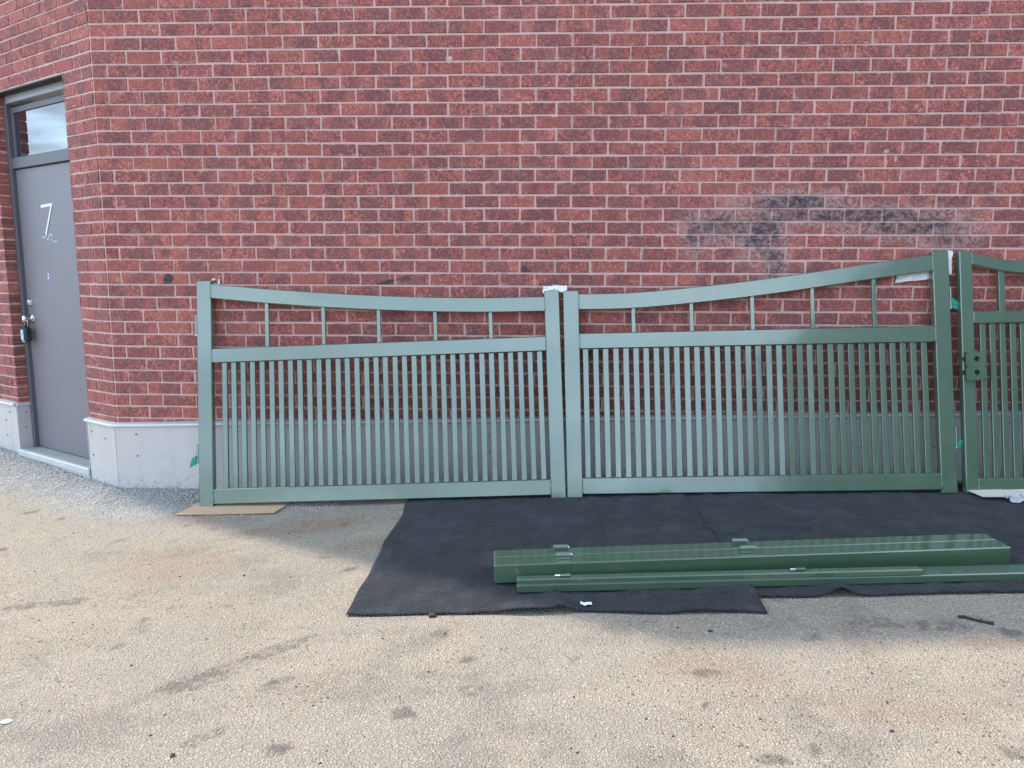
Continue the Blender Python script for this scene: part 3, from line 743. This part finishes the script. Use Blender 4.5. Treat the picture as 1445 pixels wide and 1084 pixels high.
# lock plate with two holes
def holed_plate(u0, u1, v0, v1, y0, y1, holes, r):
    q = MB(); n = 24; zs = [v0, (v0 + v1) / 2, v1]
    for (hc, z0, z1) in ((holes[1], zs[0], zs[1]), (holes[0], zs[1], zs[2])):
        cu, cv = hc; outer = []; inner = []
        for k in range(n):
            a = 6.28318 * (k + .5) / n; dx, dz = math.cos(a), math.sin(a)
            tx = ((u1 if dx > 0 else u0) - cu) / dx if abs(dx) > 1e-6 else 1e9; tz = ((z1 if dz > 0 else z0) - cv) / dz if abs(dz) > 1e-6 else 1e9
            t_ = min(tx, tz); outer.append((cu + dx * t_, cv + dz * t_)); inner.append((cu + dx * r, cv + dz * r))
        V = [(a, y0, b_) for a, b_ in outer] + [(a, y0, b_) for a, b_ in inner] + [(a, y1, b_) for a, b_ in inner]
        F = []
        for k in range(n):
            k2 = (k + 1) % n; F += [(k, k2, n + k2, n + k), (n + k, n + k2, 2 * n + k2, 2 * n + k)]
        q.add(V, F)
    q.add([(u0, y0, v0), (u1, y0, v0), (u1, y0, v1), (u0, y0, v1), (u0, y1, v0), (u1, y1, v0), (u1, y1, v1), (u0, y1, v1)],
          [(0, 4, 5, 1), (1, 5, 6, 2), (2, 6, 7, 3), (3, 7, 4, 0)])
    return q
lp = build(holed_plate(.006, .124, .702, .876, -.024, -.0005, [(.072, .835), (.072, .751)], .0165), 'lock_plate', M_PAINT, g3)
for cv in (.835, .751):
    q = MB(); q.tube([(.072, -.0035, cv), (.072, -.001, cv)], .0168, 20); build(q, 'keyhole', M_DARK, lp)  # black disc puts the shade inside the hole into its colour
    q = MB(); q.cbox((-.004, -.02, cv - .014), (-.0005, -.004, cv + .014), .001); build(q, 'strike_slot', M_DARK, lp)

# ------------------------------------------------------------------ steel posts lying on the blankets
def lying(name, P0, P1, w, h, label, cat, group):
    """tube whose front-bottom edge runs P0-P1; local x along, y back, z up"""
    P0, P1 = Vector(P0), Vector(P1); x = (P1 - P0).normalized(); y = Vector((0, 0, 1)).cross(x).normalized(); z = x.cross(y)
    root = empty(name, frame(P0, x, y, z), label, cat, group); L = (P1 - P0).length
    q = MB(); q.cbox((0, 0, 0), (L, w, h), .005); build(q, 'tube', M_PAINT, root)
    q = MB(); q.cbox((-.002, .006, .006), (.0, w - .006, h - .006), .0005); build(q, 'end_cap', M_PAINT, root)
    return root
def weld_hinge(root, x_, y_, z_):
    q = MB(); q.tube([(x_ - .036, y_, z_ + .022), (x_ + .036, y_, z_ + .022)], .0135, 16); hg = build(q, 'hinge', M_PAINT, root)
    q = MB(); q.cbox((x_ - .033, y_ - .011, z_ + .0003), (x_ + .033, y_ + .011, z_ + .016), .002); build(q, 'hinge_plate', M_PAINT, hg)
    q = MB(); q.tube([(x_ + .034, y_, z_ + .022), (x_ + .041, y_, z_ + .022)], .006, 10); build(q, 'hinge_pin', M_CHROME, hg)
dirx = Vector((2.42, .165, .069)); pf = Vector((2.702, -1.678, .142))
yb = Vector((0, 0, 1)).cross(dirx.normalized())
pA = lying('gate_post', pf, pf + dirx, .104, .09, 'front one of two thick green steel posts lying side by side', 'post', 'green steel posts lying on the blankets')
pB = lying('gate_post', pf + yb * .1055, pf + yb * .1055 + dirx, .092, .0895, 'rear one of two thick green steel posts lying side by side', 'post', 'green steel posts lying on the blankets')
for px_ in (.325, 1.19): weld_hinge(pA, px_, .048, .09); weld_hinge(pB, px_ - .004, .040, .0895)
p0 = Vector((2.811, -1.786, .145)); d2_ = Vector((2.95, .123, .083))
pC = lying('gate_stop', p0, p0 + d2_, .10, .038, 'long flat green steel tube, frontmost of the pieces lying on the blankets', 'steel tube', None)
x = d2_.normalized(); y = Vector((0, 0, 1)).cross(x).normalized(); z = x.cross(y)
p1 = p0 + z * .0385 - y * .0015
pD = lying('steel_bar', p1, p1 + x * 1.815, .046, .027, 'slim green steel bar with two small latches, lying on the flat tube', 'steel bar', None)
for lx in (.20, 1.255):
    q = MB(); q.tube([(lx - .03, .02, .0345), (lx - .006, .02, .0345)], .0055, 10); lt = build(q, 'latch', M_CHROME, pD)
    for k in range(3):
        q = MB(); q.tube([(lx - .004 + k * .0145, .02, .035), (lx + .009 + k * .0145, .02, .035)], .0078, 12); build(q, 'knuckle', M_PAINT, lt)

# ------------------------------------------------------------------ blankets, cardboard and scraps
def blanket(corners, lift, nx_, ny_, seed, label, over=None, edge=None):
    fl, fr, br, bl = [Vector((*c, 0)) for c in corners]; V = []; F = []
    cen = (fl + fr + br + bl) / 4
    for j in range(ny_ + 1):
        for i in range(nx_ + 1):
            f, g_ = i / nx_, j / ny_
            p_ = fl.lerp(fr, f).lerp(bl.lerp(br, f), g_)
            e = min(f, 1 - f, g_, 1 - g_)
            wob = (1 - sst(0, .2, e))
            p_.x += .022 * wob * noise.noise(Vector((g_ * 6, seed, f * 2))); p_.y += .022 * wob * noise.noise(Vector((f * 6, seed + 9, g_ * 2)))
            h = lift + .016 * max(0, noise.noise(Vector((p_.x * 3.2, p_.y * 2.2, seed)))) + .009 * noise.noise(Vector((p_.x * 11, p_.y * 7, seed + 2)))
            h += .030 * max(0, 1 - 5 * abs(noise.noise(Vector((p_.x * 2.2 + p_.y * 1.4, p_.y * 1.1, seed + 5))))) ** 2 * max(0, noise.noise(Vector((p_.x * 1.5, p_.y * 1.5, seed + 11))) + .25)
            if over: h += over(p_.x, p_.y)
            h = max(h, lift * .8)
            if edge: h += edge(p_.x, f, g_)
            V.append((p_.x - cen.x, p_.y - cen.y, gz(p_.x, p_.y) + h))
    for j in range(ny_):
        for i in range(nx_):
            a = j * (nx_ + 1) + i; F.append((a, a + 1, a + nx_ + 2, a + nx_ + 1))
    q = MB(); q.add(V, F); o = build(q, 'blanket', M_BLANKET, None, True); o.location = (cen.x, cen.y, 0)
    m_ = o.modifiers.new('thick', 'SOLIDIFY'); m_.thickness = .005; m_.offset = -1
    tag(o, label, 'blanket', 'navy moving blankets'); return o
blanket([(5.12, -1.80), (6.95, -1.74), (6.95, -.12), (5.16, -.10)], .007, 60, 56, 3, 'navy moving blanket at the right edge of the photo under the pale cardboard')
blanket([(3.70, -1.835), (5.34, -1.79), (5.22, -.14), (3.66, -.14)], .013, 80, 76, 14, 'navy moving blanket in the middle, overlapped by the one on its left',
        edge=lambda x_, f, g_: .030 * math.exp(-((x_ - 4.225) / .045) ** 2) * (1 - sst(0, .10, g_)))
blanket([(2.075, -1.945), (3.860, -1.985), (3.822, -.14), (2.055, -.16)], .012, 90, 90, 27, 'large navy moving blanket nearest the door with a sunlit front corner',
        over=lambda x_, y_: .0085 * sst(3.60, 3.70, x_) * sst(-1.90, -1.80, y_))
def sheet(name, pts, z_, th, mat, label, cat, rows=8, sag=.004, seed=0):
    a, b_, c, d = [Vector((*p_, 0)) for p_ in pts]; V = []; F = []; cen = (a + b_ + c + d) / 4
    for j in range(rows + 1):
        for i in range(rows + 1):
            f, g_ = i / rows, j / rows; p_ = a.lerp(b_, f).lerp(d.lerp(c, f), g_)
            if j in (0, rows) or i in (0, rows): p_ += Vector((noise.noise(p_ * 25 + Vector((0, 0, seed))), noise.noise(p_ * 25 + Vector((0, 5, seed))), 0)) * .005
            V.append((p_.x - cen.x, p_.y - cen.y, (z_(p_.x, p_.y) if callable(z_) else z_) + sag * noise.noise(p_ * 6 + Vector((0, 0, seed)))))
    F = [(j * (rows + 1) + i, j * (rows + 1) + i + 1, (j + 1) * (rows + 1) + i + 1, (j + 1) * (rows + 1) + i) for j in range(rows) for i in range(rows)]
    q = MB(); q.add(V, F); o = build(q, name, mat); o.location = (cen.x, cen.y, 0)
    m_ = o.modifiers.new('thick', 'SOLIDIFY'); m_.thickness = th; m_.offset = -1
    return tag(o, label, cat)
sheet('cardboard', [(.600, -.455), (1.235, -.465), (1.27, -.265), (.66, -.26)], lambda x_, y_: max(gz(x_, y_) + .010, .049 + .043 * (x_ - .7)), .005, M_CARD, 'flat brown cardboard piece under the foot of the tallest left gate post', 'cardboard')
sheet('cardboard', [(5.575, -.47), (6.35, -.49), (6.40, -.22), (5.55, -.30)], lambda x_, y_: gz(x_, y_) + .034, .004, M_CARD2, 'pale cardboard sheet under the small gate at the right edge', 'cardboard', 10, .004, 4)
def crumple(name, org, ex, ey, w, h, amp, mat, label, cat, seed, th=.0015):
    ex, ey = Vector(ex).normalized(), Vector(ey).normalized(); nn = ex.cross(ey); n_ = 9; V = []
    for j in range(n_):
        for i in range(n_):
            f, g_ = i / (n_ - 1) - .5, j / (n_ - 1) - .5
            k = 1 - .25 * abs(noise.noise(Vector((g_ * 3, seed, 0))))
            p_ = ex * (f * w * k) + ey * (g_ * h * (1 - .2 * abs(noise.noise(Vector((f * 3, seed, 4)))))) + nn * amp * noise.noise(Vector((f * 3.5, g_ * 3.5, seed)))
            V.append(tuple(p_))
    F = [(j * n_ + i, j * n_ + i + 1, (j + 1) * n_ + i + 1, (j + 1) * n_ + i) for j in range(n_ - 1) for i in range(n_ - 1)]
    q = MB(); q.add(V, F); o = build(q, name, mat); o.location = org; m_ = o.modifiers.new('thick', 'SOLIDIFY'); m_.thickness = th
    return tag(o, label, cat)
def gp(root, W_, u, yy, v): return root.matrix_world @ Vector((u, yy, v))
def on_gate(root, u, yy, v): return tuple(root.matrix_world @ Vector((u, yy, v)))
PG = 'white foam sheets packed between gates and wall'
o = crumple('packing_foam', on_gate(g1, 2.355, .03, 1.343), (1, 0, .05), (.1, .35, .9), .16, .05, .02, M_WHITE, 'white foam scrap on top where the two large gates meet', 'packing foam', 3, .004); o['group'] = PG
o = crumple('packing_foam', on_gate(g2, 2.25, .062, 1.40), (1, 0, .12), (0, .1, 1), .26, .11, .03, M_WHITE, 'white foam scrap behind the curved top rail of the right large gate', 'packing foam', 8, .004); o['group'] = PG
o = crumple('packing_foam', on_gate(g2, W2 + .012, .03, 1.45), (1, .3, 0), (0, .1, 1), .06, .15, .02, M_WHITE, 'narrow white foam strip hanging between the right large gate and the small gate', 'packing foam', 12, .004); o['group'] = PG
o = crumple('packing_foam', on_gate(g1, .10, .056, 1.478), (1, 0, .05), (0, .2, 1), .07, .06, .02, M_WHITE, 'tiny white foam scrap at the top of the leftmost gate post', 'packing foam', 15, .004); o['group'] = PG
crumple('plastic_film', (5.80, -.50, gz(5.8, -.5) + .036), (1, -.1, 0), (0, 1, .15), .20, .09, .05, M_FILM, 'torn clear plastic film at the edge of the pale cardboard', 'plastic film', 21, .001)
crumple('paper_scrap', (3.111, -1.905, gz(3.111, -1.905) + .022), (1, .05, 0), (0, 1, .1), .05, .025, .008, M_WHITE, 'small white paper scrap on the front edge of the left blanket', 'paper scrap', 30)
q = MB(); q.blob((0, 0, .004), (.019, .014, .0035), 4, 2, .3); o = build(q, 'paper_scrap', M_WHITE, None, True); o.location = (1.108, -2.708, gz(1.108, -2.708)); tag(o, 'flattened round white scrap on sunlit tarmac at the lower left edge', 'paper scrap')
q = MB(); q.blob((0, 0, .007), (.017, .013, .009), 5, 2, .8); q2 = build(q, 'pebble', M_DSTONE, None, True); q2.location = (2.455, -1.965, gz(2.455, -1.965)); tag(q2, 'dark lump of stone touching the front edge of the left blanket', 'pebble')
q = MB(); tw_ = [(0, 0, .006), (.02, -.012, .01), (.045, -.024, .007), (.062, -.042, .008), (.085, -.052, .007), (.105, -.066, .008)]
q.tube(tw_, [.005, .006, .005, .0045, .006, .008], 7); q.tube([(.062, -.042, .008), (.075, -.035, .012)], [.004, .002], 6)
o = build(q, 'twig', M_TWIG, None, True); o.location = (4.61, -2.03, gz(4.61, -2.03)); tag(o, 'short black twig lying on the tarmac right of the blankets', 'twig')

# loose stones: washed up against the wall foot, and strewn over the tarmac
rs_ = random.Random(5); q = MB()
ico = bmesh.new(); bmesh.ops.create_icosphere(ico, subdivisions=1, radius=1); IV = [v_.co.copy() for v_ in ico.verts]; IF = [[w.index for w in f.verts] for f in ico.faces]; ico.free()
def stone(q, x_, y_, r):
    a = rs_.uniform(0, 6.28); sx_, sy_, sz_ = rs_.uniform(.8, 1.4), rs_.uniform(.7, 1.0), rs_.uniform(.45, .8); z_ = gz(x_, y_) + r * .15; ca, sa = math.cos(a), math.sin(a); vs = []
    for c in IV:
        k = r * rs_.uniform(.8, 1.15); X, Y, Z = c.x * sx_ * k, c.y * sy_ * k, c.z * sz_ * k
        vs.append((x_ + X * ca - Y * sa, y_ + X * sa + Y * ca, z_ + Z))
    q.add(vs, IF)
n_ = 0
while n_ < 9000:
    side = rs_.random()
    d = abs(rs_.gauss(0, .16)) + .024
    if side < .62: s_ = rs_.uniform(.02, 1.9); P_ = E2 * s_ + N2 * d
    else: s_ = rs_.uniform(-.05, 1.6) ** 1.0; P_ = Vector((s_, -d, 0))
    if d > .7: continue
    stone(q, P_.x, P_.y, rs_.uniform(.0028, .0085) * (1 if rs_.random() < .93 else 1.5)); n_ += 1
o = build(q, 'gravel', M_STONE, None, True); tag(o, 'loose grey gravel washed up along the wall foot by the door', 'gravel', kind='stuff')
q = MB(); n_ = 0
while n_ < 240:
    x_, y_ = rs_.uniform(-1, 6.2), -rs_.uniform(.4, 3.4)
    if 2.0 < x_ and y_ > -2.0: continue
    stone(q, x_, y_, rs_.uniform(.002, .006) if rs_.random() < .93 else rs_.uniform(.006, .010)); n_ += 1
o = build(q, 'grit', M_DSTONE, None, True); tag(o, 'scattered dark grit on the tarmac', 'grit', kind='stuff')

# ------------------------------------------------------------------ unseen dark building added behind the camera to darken the gloss paint's reflections
M_CLAD = simple('dark_cladding', (.035, .045, .038), .8, 0, .3, 2, .2)
wh = empty('reflection_building', Matrix.Translation((0, 0, 0)), 'unseen dark clad building added across the yard to darken the gate reflections', 'building')
q = MB(); q.cbox((18.2, -48, -.5), (60, -25, 13), .02); build(q, 'wall', M_CLAD, wh)
q = MB(); q.cbox((18.0, -48.2, 13.002), (60.2, -24.8, 13.3), .02); build(q, 'roof', M_CLAD, wh)
q = MB(); q.cbox((22, -24.98, .3), (26, -24.9, 4.3), .01); build(q, 'door', M_FRAME, wh)
